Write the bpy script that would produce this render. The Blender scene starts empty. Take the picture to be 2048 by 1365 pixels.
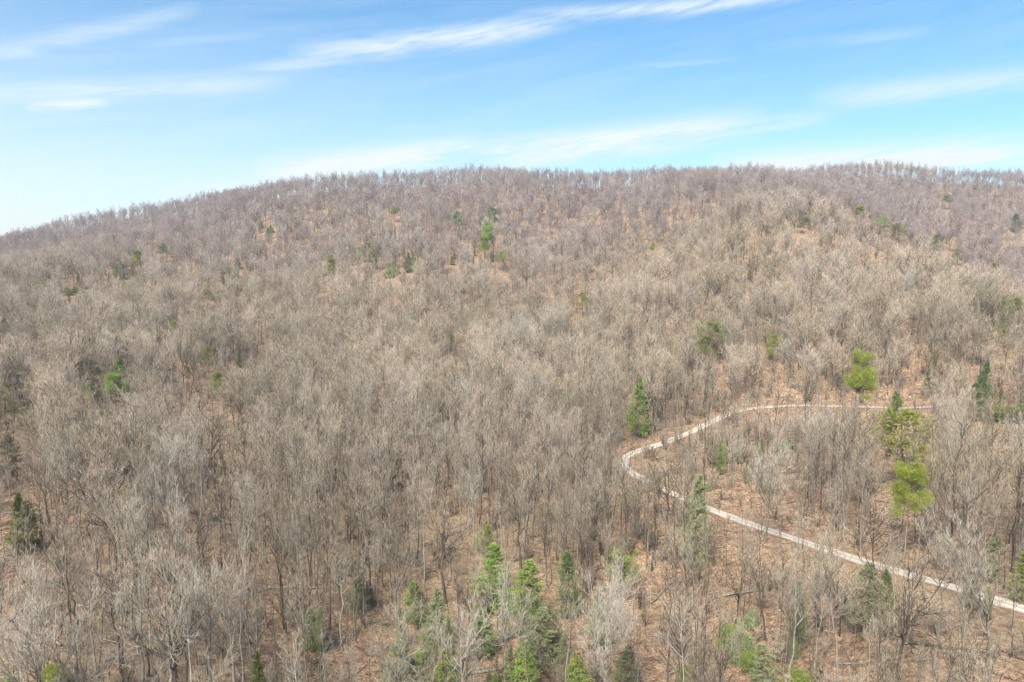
import bpy, math, random
import numpy as np
from mathutils import Vector

# ------------------------------------------------------------------ camera, sky, sun, exposure
SC = bpy.context.scene
COL = SC.collection
PITCH = 6.8
FPX = 1365.33            # focal length in pixels of the 2048 wide photograph
cam_d = bpy.data.cameras.new('camera')
cam_d.lens = 24.0; cam_d.sensor_width = 36.0
cam_d.clip_start = 0.5; cam_d.clip_end = 20000
cam = bpy.data.objects.new('camera', cam_d); COL.objects.link(cam)
cam.location = (0, 0, 0)
cam.rotation_euler = (math.radians(90 - PITCH), 0, 0)
SC.camera = cam

SUN_EL, SUN_AZ = 48.0, 205.0          # azimuth clockwise from +Y (behind the camera, a little to the left)
sun_d = bpy.data.lights.new('sun', 'SUN')
sun_d.energy = 4.8; sun_d.angle = math.radians(30); sun_d.color = (1.0, 0.93, 0.82)
sun = bpy.data.objects.new('sun', sun_d); COL.objects.link(sun)
_az, _el = math.radians(SUN_AZ), math.radians(SUN_EL)
sd = Vector((math.sin(_az) * math.cos(_el), math.cos(_az) * math.cos(_el), math.sin(_el)))
sun.rotation_euler = sd.to_track_quat('Z', 'Y').to_euler()

SC.view_settings.view_transform = 'Standard'
SC.view_settings.look = 'None'
SC.view_settings.exposure = 1.06
SC.view_settings.gamma = 1.0
SC.render.engine = 'CYCLES'
SC.cycles.max_bounces = 5; SC.cycles.diffuse_bounces = 3; SC.cycles.glossy_bounces = 1
SC.cycles.transmission_bounces = 2; SC.cycles.volume_bounces = 1; SC.cycles.transparent_max_bounces = 4
SC.cycles.use_denoising = True
SC.cycles.denoiser = 'OPENIMAGEDENOISE'
SC.cycles.denoising_input_passes = 'RGB_ALBEDO_NORMAL'
SC.cycles.denoising_prefilter = 'FAST'
SC.cycles.use_adaptive_sampling = True
SC.cycles.adaptive_threshold = 0.02
SC.cycles.pixel_filter_type = 'BLACKMAN_HARRIS'
SC.cycles.filter_width = 1.3

def N(nt, typ, **kw):
    n = nt.nodes.new(typ)
    for k, v in kw.items():
        if k == 'ins':
            for i, x in v.items(): n.inputs[i].default_value = x
        else: setattr(n, k, v)
    return n

def M(nt, op, a, b=None, c=None, clamp=False):
    n = nt.nodes.new('ShaderNodeMath'); n.operation = op; n.use_clamp = clamp
    for i, x in enumerate((a, b, c)):
        if x is None: continue
        if isinstance(x, (int, float)): n.inputs[i].default_value = x
        else: nt.links.new(x, n.inputs[i])
    return n.outputs[0]

def build_world():
    w = bpy.data.worlds.new('World'); SC.world = w; w.use_nodes = True
    nt = w.node_tree; nt.nodes.clear(); L = nt.links.new
    out = N(nt, 'ShaderNodeOutputWorld'); bg = N(nt, 'ShaderNodeBackground'); bg.inputs[1].default_value = 0.092
    sky = N(nt, 'ShaderNodeTexSky'); sky.sky_type = 'NISHITA'; sky.sun_disc = False
    sky.sun_elevation = _el; sky.sun_rotation = _az
    sky.altitude = 300; sky.air_density = 1.0; sky.dust_density = 0.6; sky.ozone_density = 1.6
    hs = N(nt, 'ShaderNodeHueSaturation'); hs.inputs['Saturation'].default_value = 1.12; hs.inputs['Value'].default_value = 1.0
    tint = N(nt, 'ShaderNodeMix'); tint.data_type = 'RGBA'; tint.blend_type = 'MULTIPLY'; tint.inputs[0].default_value = 1
    L(sky.outputs[0], tint.inputs[6]); tint.inputs[7].default_value = (0.69, 0.985, 1.06, 1); L(tint.outputs[2], hs.inputs['Color'])
    tc = N(nt, 'ShaderNodeTexCoord'); sp = N(nt, 'ShaderNodeSeparateXYZ'); L(tc.outputs['Generated'], sp.inputs[0])
    X, Y, Z = sp.outputs
    az = M(nt, 'MULTIPLY', M(nt, 'ARCTAN2', X, Y), 57.29578)
    el = M(nt, 'MULTIPLY', M(nt, 'ARCSINE', Z), 57.29578)
    # wispy break-up, drawn out along the streaks
    cb = N(nt, 'ShaderNodeCombineXYZ'); L(M(nt, 'MULTIPLY', az, 0.05), cb.inputs[0])
    L(M(nt, 'MULTIPLY', M(nt, 'SUBTRACT', el, M(nt, 'MULTIPLY', az, 0.14)), 0.42), cb.inputs[1])
    nz = N(nt, 'ShaderNodeTexNoise'); nz.inputs['Scale'].default_value = 1.5; nz.inputs['Detail'].default_value = 8
    nz.inputs['Roughness'].default_value = 0.62; nz.inputs['Distortion'].default_value = 0.35
    L(cb.outputs[0], nz.inputs['Vector'])
    cb2 = N(nt, 'ShaderNodeCombineXYZ'); L(M(nt, 'MULTIPLY', az, 0.22), cb2.inputs[0])
    L(M(nt, 'MULTIPLY', M(nt, 'SUBTRACT', el, M(nt, 'MULTIPLY', az, 0.22)), 1.9), cb2.inputs[1])
    nf = N(nt, 'ShaderNodeTexNoise'); nf.inputs['Scale'].default_value = 1.2; nf.inputs['Detail'].default_value = 8; nf.inputs['Distortion'].default_value = .6
    nf.inputs['Roughness'].default_value = 0.65
    L(cb2.outputs[0], nf.inputs['Vector'])
    wob = M(nt, 'MULTIPLY', M(nt, 'SUBTRACT', nz.outputs[0], 0.5), 5.0)
    # (az0, el0, az1, el1, half width, strength)
    total = None
    for a0, e0, a1, e1, hw, st in CLOUDS:
        dx, dy = a1 - a0, e1 - e0; ln = math.hypot(dx, dy); ux, uy = dx / ln, dy / ln
        px = M(nt, 'SUBTRACT', az, a0); py = M(nt, 'ADD', M(nt, 'SUBTRACT', el, e0), M(nt, 'MULTIPLY', wob, 0.3))
        t = M(nt, 'DIVIDE', M(nt, 'ADD', M(nt, 'MULTIPLY', px, ux), M(nt, 'MULTIPLY', py, uy)), ln)
        s = M(nt, 'SUBTRACT', M(nt, 'MULTIPLY', py, ux), M(nt, 'MULTIPLY', px, uy))
        g = M(nt, 'EXPONENT', M(nt, 'MULTIPLY', M(nt, 'MULTIPLY', s, s), -1.0 / (hw * hw)))
        tt = M(nt, 'MULTIPLY', M(nt, 'SUBTRACT', t, 0.5), 2.0)
        e = M(nt, 'SUBTRACT', 1.0, M(nt, 'POWER', M(nt, 'ABSOLUTE', tt), 3.0), clamp=True)
        v = M(nt, 'MULTIPLY', M(nt, 'MULTIPLY', g, e), st)
        total = v if total is None else M(nt, 'MAXIMUM', total, v)
    tex = M(nt, 'MULTIPLY', M(nt, 'ADD', nz.outputs[0], M(nt, 'MULTIPLY', nf.outputs[0], 0.6)), 1.3)
    dens = M(nt, 'MULTIPLY', M(nt, 'MULTIPLY', total, M(nt, 'SUBTRACT', M(nt, 'MULTIPLY', tex, 2.3), 1.55, clamp=True), clamp=True), 0.8)
    # thin veil of high cloud everywhere, thicker towards the left horizon
    veil = M(nt, 'MULTIPLY', M(nt, 'SUBTRACT', M(nt, 'MULTIPLY', nz.outputs[0], 1.4), 0.6, clamp=True), 0.3)
    dens = M(nt, 'MAXIMUM', dens, veil)
    low = M(nt, 'MULTIPLY', M(nt, 'SUBTRACT', 1.0, M(nt, 'DIVIDE', M(nt, 'SUBTRACT', el, VEIL[0]), VEIL[1]), clamp=True), 1.0)
    dens = M(nt, 'ADD', dens, M(nt, 'MULTIPLY', M(nt, 'POWER', low, 1.5), M(nt, 'SUBTRACT', VEIL[2], M(nt, 'MULTIPLY', az, .008), clamp=True)), clamp=True)
    mx = N(nt, 'ShaderNodeMix'); mx.data_type = 'RGBA'
    L(dens, mx.inputs[0]); L(hs.outputs[0], mx.inputs[6]); mx.inputs[7].default_value = CLOUD_COL
    L(mx.outputs[2], bg.inputs[0]); L(bg.outputs[0], out.inputs[0])

VEIL = (0.0, 24.0, 0.6)
CLOUD_COL = (4.9, 5.35, 5.6, 1)
def px_dir(u, v):
    x = (u - 1024) / FPX; yc = (682.5 - v) / FPX; p = math.radians(PITCH)
    d = Vector((x, math.cos(p) + yc * math.sin(p), -math.sin(p) + yc * math.cos(p)))
    return d.normalized()
def azel(u, v):
    d = px_dir(u, v); return math.degrees(math.atan2(d.x, d.y)), math.degrees(math.asin(d.z))
CLOUDS = []
for u0, v0, u1, v1, hwpx, st in [
        (560, 108, 1180, 30, 22, 1.0), (1000, 32, 1750, -40, 17, 0.9), (420, 150, 900, 75, 14, 0.5),
        (-80, 115, 420, 10, 15, 0.5), (-150, 190, 620, 150, 22, 0.5), (40, 215, 230, 200, 12, 0.75),
        (480, 350, 1000, 285, 30, 0.95), (850, 320, 1560, 235, 34, 1.1), (1150, 290, 1700, 225, 18, 0.6),
        (1400, 335, 2200, 295, 34, 1.2), (1600, 200, 2250, 130, 26, 0.62), (1500, 100, 1900, 55, 12, 0.3),
        (250, 90, 560, 60, 10, 0.25), (1250, 130, 1500, 118, 6, 0.25), (300, 395, 760, 350, 24, 0.6)]:
    a0, e0 = azel(u0, v0); a1, e1 = azel(u1, v1)
    CLOUDS.append((a0, e0, a1, e1, hwpx * .8 / FPX * 57.3, st))
build_world()

# ------------------------------------------------------------------ terrain
def ground_pt(u, v, D):
    d = px_dir(u, v); k = D / math.hypot(d.x, d.y)
    return (d.x * k, d.y * k, d.z * k)

CTRL = []
def C(u, v, D): CTRL.append(ground_pt(u, v, D))
def CZ(az, D, z):
    a = math.radians(az); CTRL.append((math.sin(a) * D, math.cos(a) * D, z))
# foreground bench
for u in (0, 500, 1024, 1500, 2048): C(u, 1365, 80 - (3 if u in (0, 2048) else 0))
for u, v, D in [(0, 1150, 108), (500, 1150, 104), (890, 1105, 112), (1450, 1150, 106), (2040, 1218, 96),
                (1700, 1112, 108), (1450, 1030, 128), (1245, 928, 157), (900, 940, 150), (450, 960, 146), (0, 960, 150),
                (1290, 866, 184), (1480, 820, 206), (1660, 815, 214), (1880, 822, 218), (2048, 850, 205), (1850, 1000, 142),
                (1600, 930, 160), (2048, 1000, 140)]: C(u, v, D)
# left and middle hillside up to the crest
for u, rows in {
        0: [(860, 185), (760, 240), (680, 310), (600, 420), (545, 600), (516, 880)],
        250: [(850, 190), (760, 240), (680, 300), (600, 390), (525, 520), (456, 800)],
        500: [(860, 184), (770, 235), (690, 290), (600, 370), (520, 470), (455, 590), (412, 690)],
        750: [(850, 190), (750, 250), (650, 320), (560, 410), (480, 500), (424, 590), (386, 680)],
        1024: [(860, 186), (760, 240), (660, 310), (570, 400), (490, 500), (424, 600), (375, 700)],
        1250: [(780, 235), (680, 290), (590, 370), (500, 470), (430, 560), (377, 720)]}.items():
    for v, D in rows: C(u, v, D)
# spur on the right, running away from the camera
for u, v, D in [(1450, 700, 255), (1560, 575, 310), (1540, 500, 360), (1530, 445, 430), (1480, 400, 540), (1450, 373, 760),
                (1700, 700, 250), (1700, 560, 320), (1760, 488, 365), (1900, 566, 340), (1900, 720, 240), (2048, 665, 310), (2048, 760, 230),
                (1650, 450, 430)]: C(u, v, D)
# hollow behind the spur and the far hillside
CZ(32.7, 425, -48); CZ(28.3, 455, -24); CZ(37.5, 410, -56); CZ(34, 520, -42)
for u, rows in {1700: [(440, 590), (370, 850)], 1820: [(450, 680), (359, 900)],
                2048: [(560, 640), (445, 820), (380, 1000)]}.items():
    for v, D in rows: C(u, v, D)
# beyond the crest and outside the frame
for az in (-60, -38, -25, -12, 0, 12, 25, 38, 60):
    CZ(az, 1250, 20)
for az, D, z in [(-60, 60, -50), (-60, 150, -48), (-60, 300, -40), (-60, 600, -20), (-60, 900, -10), (60, 60, -50), (60, 150, -45), (60, 300, -40), (60, 600, -10),
                 (60, 900, 60), (0, 20, -50), (0, -60, -52), (100, 100, -52), (-100, 100, -52)]: CZ(az, D, z)

def tps(ctrl):
    P = np.array(ctrl); X = P[:, :2] / 100.0; n = len(P)
    d = np.sqrt(((X[:, None] - X[None]) ** 2).sum(-1))
    K = np.where(d > 0, d * d * np.log(d + 1e-12), 0) + 0.02 * np.eye(n)
    A = np.zeros((n + 3, n + 3)); A[:n, :n] = K; A[:n, n] = 1; A[:n, n + 1:] = X; A[n, :n] = 1; A[n + 1:, :n] = X.T
    b = np.zeros(n + 3); b[:n] = P[:, 2]
    w = np.linalg.solve(A, b)
    def f(x, y):
        sh = np.shape(x); q = np.stack([np.ravel(x), np.ravel(y)], -1) / 100.0
        o = np.empty(len(q))
        for i in range(0, len(q), 40000):
            c = q[i:i + 40000]; r2 = ((c[:, None] - X[None]) ** 2).sum(-1)
            o[i:i + 40000] = (0.5 * r2 * np.log(r2 + 1e-20)) @ w[:n] + w[n] + c @ w[n + 1:]
        return o.reshape(sh)
    return f
_tps = tps(CTRL)

def _rough(x, y):     # shallow gullies and hummocks, growing with the slope's distance
    r = np.hypot(x, y); a = np.clip((r - 170) / 200, 0, 1)
    g = (np.sin(x * 0.031 + 1.3 * np.sin(y * 0.013)) * np.cos(y * 0.019 + 0.7) * 3.4
         + np.sin(x * 0.071 + 2 + np.sin(y * 0.04)) * np.sin(y * 0.057 + 1) * 1.0)
    s = np.sin(x * 0.11 + y * 0.05) * np.sin(y * 0.13 - x * 0.04) * 0.25
    return a * g + s
GX0, GX1, GY0, GY1, GS = -1300, 1300, -120, 1500, 5.0
gx = np.arange(GX0, GX1 + .1, GS); gy = np.arange(GY0, GY1 + .1, GS)
_X, _Y = np.meshgrid(gx, gy)
_R = np.hypot(_X, _Y)
_Z = _tps(_X, _Y) + _rough(_X, _Y)
_k = np.clip((_R - 1150) / 350, 0, 1); _k = _k * _k * (3 - 2 * _k)
_Z = _Z * (1 - _k) + (-30) * _k
HZ = _Z
def hgt(x, y):
    fx = np.clip((np.asarray(x) - GX0) / GS, 0, len(gx) - 1.001); fy = np.clip((np.asarray(y) - GY0) / GS, 0, len(gy) - 1.001)
    ix = fx.astype(int); iy = fy.astype(int); tx = fx - ix; ty = fy - iy
    return (HZ[iy, ix] * (1 - tx) * (1 - ty) + HZ[iy, ix + 1] * tx * (1 - ty) + HZ[iy + 1, ix] * (1 - tx) * ty + HZ[iy + 1, ix + 1] * tx * ty)
def cast(u, v, lift=0.0, dmin=40, dmax=1300):
    """where the ray of a picture point meets the ground raised by lift"""
    d = px_dir(u, v); h = math.hypot(d.x, d.y)
    D = np.arange(dmin, dmax, 0.5); x = d.x / h * D; y = d.y / h * D; z = d.z / h * D
    under = np.nonzero(z <= hgt(x, y) + lift)[0]
    if len(under) == 0: return None
    i = under[0]; return float(x[i]), float(y[i]), float(hgt(x[i], y[i])), float(D[i])
def project(x, y, z):
    p = math.radians(PITCH); x = np.asarray(x, float); y = np.asarray(y, float); z = np.asarray(z, float)
    fwd = y * math.cos(p) - z * math.sin(p); up = y * math.sin(p) + z * math.cos(p)
    fwd = np.where(fwd < 1, 1, fwd)
    return 1024 + FPX * x / fwd, 682.5 - FPX * up / fwd

# hollows between the folds of the hill
_rx, _ry = _X, _Y
for path, dep, wid in (([(1430, 400), (1380, 460), (1290, 530), (1150, 600), (1000, 655), (820, 700)], 11, 26), ([(660, 430), (610, 500), (540, 570), (450, 650), (380, 720)], 9, 24),
                       ([(1130, 430), (1080, 500), (960, 560), (900, 620)], 7, 20), ([(330, 480), (260, 560), (160, 650), (60, 720)], 8, 24), ([(1400, 640), (1330, 720), (1200, 790)], 6, 18)):
    pp = [cast(u, v) for u, v in path]; pp = [(q[0], q[1]) for q in pp if q]
    best = np.full(_X.shape, 1e9); tb = np.zeros(_X.shape)
    for k, (a, b) in enumerate(zip(pp[:-1], pp[1:])):
        ax, ay = a; dx, dy = b[0] - ax, b[1] - ay; t = np.clip(((_X - ax) * dx + (_Y - ay) * dy) / (dx * dx + dy * dy), 0, 1)
        d = np.hypot(_X - ax - t * dx, _Y - ay - t * dy); m = d < best; best = np.where(m, d, best); tb = np.where(m, (k + t) / (len(pp) - 1), tb)
    HZ -= dep * np.exp(-(best / wid) ** 2) * np.clip(np.minimum(tb, 1 - tb) * 5, .15, 1)

# ------------------------------------------------------------------ mesh helpers
def np_mesh(name, verts, faces, mats, matidx=None, smooth=False):
    """faces: list of arrays (n,3) or (n,4)"""
    me = bpy.data.meshes.new(name)
    verts = np.asarray(verts, np.float32)
    me.vertices.add(len(verts)); me.vertices.foreach_set('co', verts.ravel())
    loops = np.concatenate([np.asarray(f, np.int32).ravel() for f in faces if len(f)])
    tot = np.concatenate([np.full(len(f), np.asarray(f).shape[1], np.int32) for f in faces if len(f)])
    start = np.concatenate([[0], np.cumsum(tot)[:-1]]).astype(np.int32)
    me.loops.add(len(loops)); me.loops.foreach_set('vertex_index', loops)
    me.polygons.add(len(tot)); me.polygons.foreach_set('loop_start', start); me.polygons.foreach_set('loop_total', tot)
    for m in mats: me.materials.append(m)
    if matidx is not None: me.polygons.foreach_set('material_index', np.asarray(matidx, np.int32))
    me.update(calc_edges=True)
    if smooth: me.polygons.foreach_set('use_smooth', np.ones(len(tot), bool))
    return me

def nrm(a): return a / (np.linalg.norm(a, axis=-1, keepdims=True) + 1e-9)

class Buf:
    def __init__(s): s.v = []; s.q = []; s.t = []; s.n = 0
    def tubes(s, P, R, sides):
        """P (N,K,3) polylines, R (N,K) radii"""
        n, k, _ = P.shape
        if n == 0: return
        d = np.empty_like(P); d[:, 1:-1] = P[:, 2:] - P[:, :-2]; d[:, 0] = P[:, 1] - P[:, 0]; d[:, -1] = P[:, -1] - P[:, -2]
        d = nrm(d); ref = np.tile(np.array([0.31, 0.95, 0.05]), (n, 1)); m = np.abs((nrm(P[:, -1] - P[:, 0]) * ref).sum(-1)) > .8
        ref[m] = (0.95, -0.1, 0.3); ref = ref[:, None, :]
        a = nrm(np.cross(d, ref)); b = np.cross(d, a)
        ang = np.arange(sides) * 2 * math.pi / sides
        ring = P[:, :, None] + R[:, :, None, None] * (np.cos(ang)[None, None, :, None] * a[:, :, None] + np.sin(ang)[None, None, :, None] * b[:, :, None])
        s.v.append(ring.reshape(-1, 3))
        base = s.n + (np.arange(n)[:, None, None] * k + np.arange(k - 1)[None, :, None]) * sides
        j = np.arange(sides)[None, None, :]; j2 = (j + 1) % sides
        q = np.stack([base + j, base + j2, base + sides + j2, base + sides + j], -1).reshape(-1, 4)
        s.q.append(q); s.n += n * k * sides
    def slivers(s, A, B, w, rng):
        """thin tapering blades from A to B, base width w"""
        n = len(A)
        if n == 0: return
        d = nrm(B - A); r = nrm(rng.normal(size=(n, 3))); side = nrm(np.cross(d, r)) * (np.asarray(w).reshape(-1, 1) * 0.5)
        s.v.append(np.stack([A - side, A + side, B], 1).reshape(-1, 3))
        s.t.append(s.n + np.arange(n * 3).reshape(n, 3)); s.n += n * 3
    def mesh(s, name, mats, smooth=False):
        q = np.concatenate(s.q) if s.q else np.zeros((0, 4), int); t = np.concatenate(s.t) if s.t else np.zeros((0, 3), int)
        return np_mesh(name, np.concatenate(s.v), [q, t], mats, None, smooth)

def sprout(P, rng, per, t0, t1, ang, length, k, up=0.0, wander=0.15, lenfall=0.5, clumped=0.0):
    """children of polylines P (N,K,3): returns (N*per,k,3), the parent's index and the t they leave at"""
    n, K, _ = P.shape
    idx = np.repeat(np.arange(n), per); m = len(idx)
    t = np.tile((np.arange(per) + 0.5) / per, n) + rng.uniform(-.5, .5, m) / per
    t = t0 + (t1 - t0) * t
    f = t * (K - 1); i = np.minimum(f.astype(int), K - 2); fr = (f - i)[:, None]
    p = P[idx, i] * (1 - fr) + P[idx, i + 1] * fr
    d = nrm(P[idx, i + 1] - P[idx, i])
    side = nrm(np.cross(d, rng.normal(size=(m, 3))))
    a = np.radians(rng.normal(ang, ang * 0.22, m))[:, None]
    dd = nrm(d * np.cos(a) + side * np.sin(a))
    dd[:, 2] = dd[:, 2] + up * 0.5; dd = nrm(dd)
    plen = np.linalg.norm(P[idx, -1] - P[idx, 0], axis=1)
    ln = (length * plen if length < 1 else np.full(m, float(length))) * (1 - lenfall * t) * rng.uniform(.7, 1.25, m)
    out = np.empty((m, k, 3)); out[:, 0] = p; cur = p.copy()
    for j in range(1, k):
        dd = nrm(dd + rng.normal(size=(m, 3)) * wander + np.array([0, 0, up * 0.35]))
        cur = cur + dd * (ln / (k - 1))[:, None]; out[:, j] = cur
    return out, idx, t, ln

# ------------------------------------------------------------------ materials
def mat_new(name):
    m = bpy.data.materials.new(name); m.use_nodes = True; nt = m.node_tree
    b = nt.nodes.get('Principled BSDF'); b.inputs['Roughness'].default_value = 0.85
    b.inputs['Specular IOR Level'].default_value = 0.0
    return m, nt, b
def ramp(nt, fac, stops):
    r = nt.nodes.new('ShaderNodeValToRGB'); e = r.color_ramp.elements
    while len(e) < len(stops): e.new(0.5)
    for k, (p, c) in enumerate(stops): e[k].position = p; e[k].color = (*c, 1)
    nt.links.new(fac, r.inputs[0]); return r.outputs[0]
def mixc(nt, fac, a, b, mode='MIX'):
    n = nt.nodes.new('ShaderNodeMix'); n.data_type = 'RGBA'; n.blend_type = mode
    for i, x in ((0, fac), (6, a), (7, b)):
        if isinstance(x, (int, float)): n.inputs[i].default_value = x
        elif isinstance(x, tuple): n.inputs[i].default_value = (*x, 1)
        else: nt.links.new(x, n.inputs[i])
    return n.outputs[2]
def noise(nt, vec, scale, detail=4, rough=.55, out=0):
    n = nt.nodes.new('ShaderNodeTexNoise'); n.inputs['Scale'].default_value = scale; n.inputs['Detail'].default_value = detail
    n.inputs['Roughness'].default_value = rough
    if vec is not None: nt.links.new(vec, n.inputs['Vector'])
    return n.outputs[out]

FAR_TONES = [(0, (.255, .20, .19)), (.5, (.36, .285, .27)), (1, (.46, .37, .35))]
def bark_mat(name, stops, var=0.35, stand=True):
    """bark colour differs from tree to tree (kind of tree) and from stand to stand"""
    m, nt, b = mat_new(name)
    oi = nt.nodes.new('ShaderNodeObjectInfo'); tc = nt.nodes.new('ShaderNodeTexCoord')
    f = oi.outputs['Random']
    if stand:
        ns = noise(nt, oi.outputs['Location'], 0.016, 4, .6)
        f = M(nt, 'ADD', M(nt, 'MULTIPLY', f, 0.5), M(nt, 'MULTIPLY', M(nt, 'SUBTRACT', ns, 0.36), 1.9), clamp=True)
    c = ramp(nt, f, stops)
    if stand:      # darker mauve tones replace the tan with distance, broken up by noise
        sp = nt.nodes.new('ShaderNodeSeparateXYZ'); nt.links.new(oi.outputs['Location'], sp.inputs[0])
        up = M(nt, 'ADD', M(nt, 'MULTIPLY', sp.outputs[1], .0026), M(nt, 'MULTIPLY', noise(nt, oi.outputs['Location'], 0.009, 3), .9))
        up = M(nt, 'MULTIPLY', M(nt, 'SUBTRACT', up, 1.35), 2.2, clamp=True)
        c = mixc(nt, up, c, ramp(nt, f, FAR_TONES))
    sp = noise(nt, tc.outputs['Object'], 1.7, 5, .65)
    c = mixc(nt, 1.0, c, ramp(nt, sp, [(0.3, (1 - var,) * 3), (0.7, (1 + var,) * 3)]), 'MULTIPLY')
    nt.links.new(c, b.inputs['Base Color'])
    return m
BARK = bark_mat('bark', [(0, (.07, .058, .045)), (.3, (.12, .10, .08)), (.55, (.18, .155, .125)), (.8, (.25, .225, .185)), (1, (.33, .30, .25))], .4, False)
PALE = bark_mat('pale_bark', [(0, (.19, .17, .135)), (.5, (.25, .225, .18)), (1, (.31, .285, .235))], .55, False)
DARKB = bark_mat('dark_bark', [(0, (.07, .06, .05)), (1, (.13, .11, .09))], .3, False)
TWIG = bark_mat('twigs', [(0, (.26, .225, .15)), (.25, (.40, .33, .23)), (.5, (.52, .42, .295)), (.75, (.60, .465, .345)), (1, (.66, .55, .425))], .15)
PALET = bark_mat('pale_twigs', [(0, (.42, .37, .30)), (1, (.54, .48, .40))], .15, False)
NEED_TRUNK = bark_mat('pine_bark', [(0, (.16, .12, .09)), (1, (.26, .20, .15))], .35, False)

def leaf_mat(name, dark, light, tips=None):
    m, nt, b = mat_new(name)
    tc = nt.nodes.new('ShaderNodeTexCoord'); ge = nt.nodes.new('ShaderNodeNewGeometry'); oi = nt.nodes.new('ShaderNodeObjectInfo')
    f = M(nt, 'ADD', M(nt, 'MULTIPLY', noise(nt, tc.outputs['Object'], 0.55, 3), 0.75), M(nt, 'MULTIPLY', ge.outputs['Random Per Island'], 0.35))
    c = ramp(nt, f, [(.3, dark), (.75, light)])
    hs = nt.nodes.new('ShaderNodeHueSaturation')
    nt.links.new(M(nt, 'ADD', M(nt, 'MULTIPLY', oi.outputs['Random'], 0.03), 0.485), hs.inputs['Hue'])
    nt.links.new(M(nt, 'ADD', M(nt, 'MULTIPLY', oi.outputs['Random'], 0.35), 0.82), hs.inputs['Value'])
    nt.links.new(c, hs.inputs['Color']); nt.links.new(hs.outputs[0], b.inputs['Base Color'])
    b.inputs['Roughness'].default_value = .6
    return m
L_GREEN = leaf_mat('green_needles', (.11, .155, .035), (.27, .34, .09))
L_YELLOW = leaf_mat('yellow_green_needles', (.13, .16, .02), (.29, .33, .06))
L_DARK = leaf_mat('dark_needles', (.08, .115, .04), (.20, .26, .10))
L_HAZY = leaf_mat('dull_green_needles', (.15, .17, .08), (.30, .32, .17))
L_BRIGHT = leaf_mat('light_green_needles', (.14, .18, .045), (.30, .355, .105))

def ground_mat():
    m, nt, b = mat_new('leaf_litter'); tc = nt.nodes.new('ShaderNodeTexCoord'); v = tc.outputs['Object']
    big = noise(nt, v, 0.03, 4); mid = noise(nt, v, 0.35, 5, .65); fine = noise(nt, v, 2.6, 6, .75)
    c = ramp(nt, fine, [(.34, (.095, .062, .04)), (.46, (.245, .165, .108)), (.56, (.355, .25, .17)), (.68, (.54, .43, .32))])
    c = mixc(nt, 1.0, c, ramp(nt, mid, [(.3, (.66, .63, .62)), (.7, (1.2, 1.16, 1.12))]), 'MULTIPLY')
    c = mixc(nt, 1.0, c, ramp(nt, noise(nt, v, 1.1, 5, .7), [(.38, (.60, .58, .56)), (.5, (1, 1, 1)), (.64, (1.3, 1.26, 1.22))]), 'MULTIPLY')
    c = mixc(nt, ramp(nt, big, [(.45, (0, 0, 0)), (.7, (.6, .6, .6))]), c, (.27, .21, .13))
    nt.links.new(c, b.inputs['Base Color'])
    bp = nt.nodes.new('ShaderNodeBump'); bp.inputs['Strength'].default_value = .9; bp.inputs['Distance'].default_value = .25
    nt.links.new(fine, bp.inputs['Height']); nt.links.new(bp.outputs[0], b.inputs['Normal'])
    return m
def road_mat():
    m, nt, b = mat_new('pale_gravel'); tc = nt.nodes.new('ShaderNodeTexCoord'); v = tc.outputs['Object']
    at = nt.nodes.new('ShaderNodeAttribute'); at.attribute_name = 'across'
    fine = noise(nt, v, 3.0, 6, .75); mid = noise(nt, v, .25, 4)
    c = ramp(nt, fine, [(.3, (.29, .262, .215)), (.5, (.465, .43, .365)), (.72, (.60, .565, .50))])
    c = mixc(nt, 1.0, c, ramp(nt, mid, [(.3, (.82, .8, .78)), (.7, (1.1, 1.1, 1.1))]), 'MULTIPLY')
    # leaf-strewn middle strip and ragged leafy edges
    a = M(nt, 'ABSOLUTE', at.outputs['Fac'])
    mide = M(nt, 'MULTIPLY', M(nt, 'SUBTRACT', M(nt, 'ADD', M(nt, 'SUBTRACT', .22, a), M(nt, 'MULTIPLY', fine, .5)), .24, clamp=True), 4.0, clamp=True)
    edge = M(nt, 'MULTIPLY', M(nt, 'SUBTRACT', M(nt, 'ADD', a, M(nt, 'MULTIPLY', fine, 1.1)), 1.22, clamp=True), 5.0, clamp=True)
    c = mixc(nt, M(nt, 'MULTIPLY', mide, .8), c, (.30, .225, .155)); c = mixc(nt, edge, c, (.33, .22, .15))
    nt.links.new(c, b.inputs['Base Color'])
    return m
def tag(o, label=None, cat=None, group=None, kind=None):
    if label: o['label'] = label
    if cat: o['category'] = cat
    if group: o['group'] = group
    if kind: o['kind'] = kind
    return o

# ------------------------------------------------------------------ ground and road
def build_ground():
    ex = np.array([-3400, -2600, -2000, -1550.]); 
    ax = np.concatenate([ex, gx, -ex[::-1]]); ay = np.concatenate([[-1500, -900, -400.], gy, [1700, 2200, 3000, 4000.]])
    X, Y = np.meshgrid(ax, ay)
    Z = hgt(X, Y)
    out = np.maximum(np.maximum(np.abs(X) - GX1, 0), np.maximum(np.maximum(GY0 - Y, Y - GY1), 0))
    Z = np.where(out > 0, Z + (-45 - Z) * np.clip(out / 900, 0, 1), Z)
    ny, nx = X.shape
    v = np.stack([X, Y, Z], -1).reshape(-1, 3)
    i = (np.arange(ny - 1)[:, None] * nx + np.arange(nx - 1)[None]).ravel()
    q = np.stack([i, i + 1, i + nx + 1, i + nx], -1)
    o = bpy.data.objects.new('ground', np_mesh('ground', v, [q], [ground_mat()], None, True)); COL.objects.link(o)
    tag(o, kind='structure', label='leaf strewn forest floor rising into wooded hills')

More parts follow.
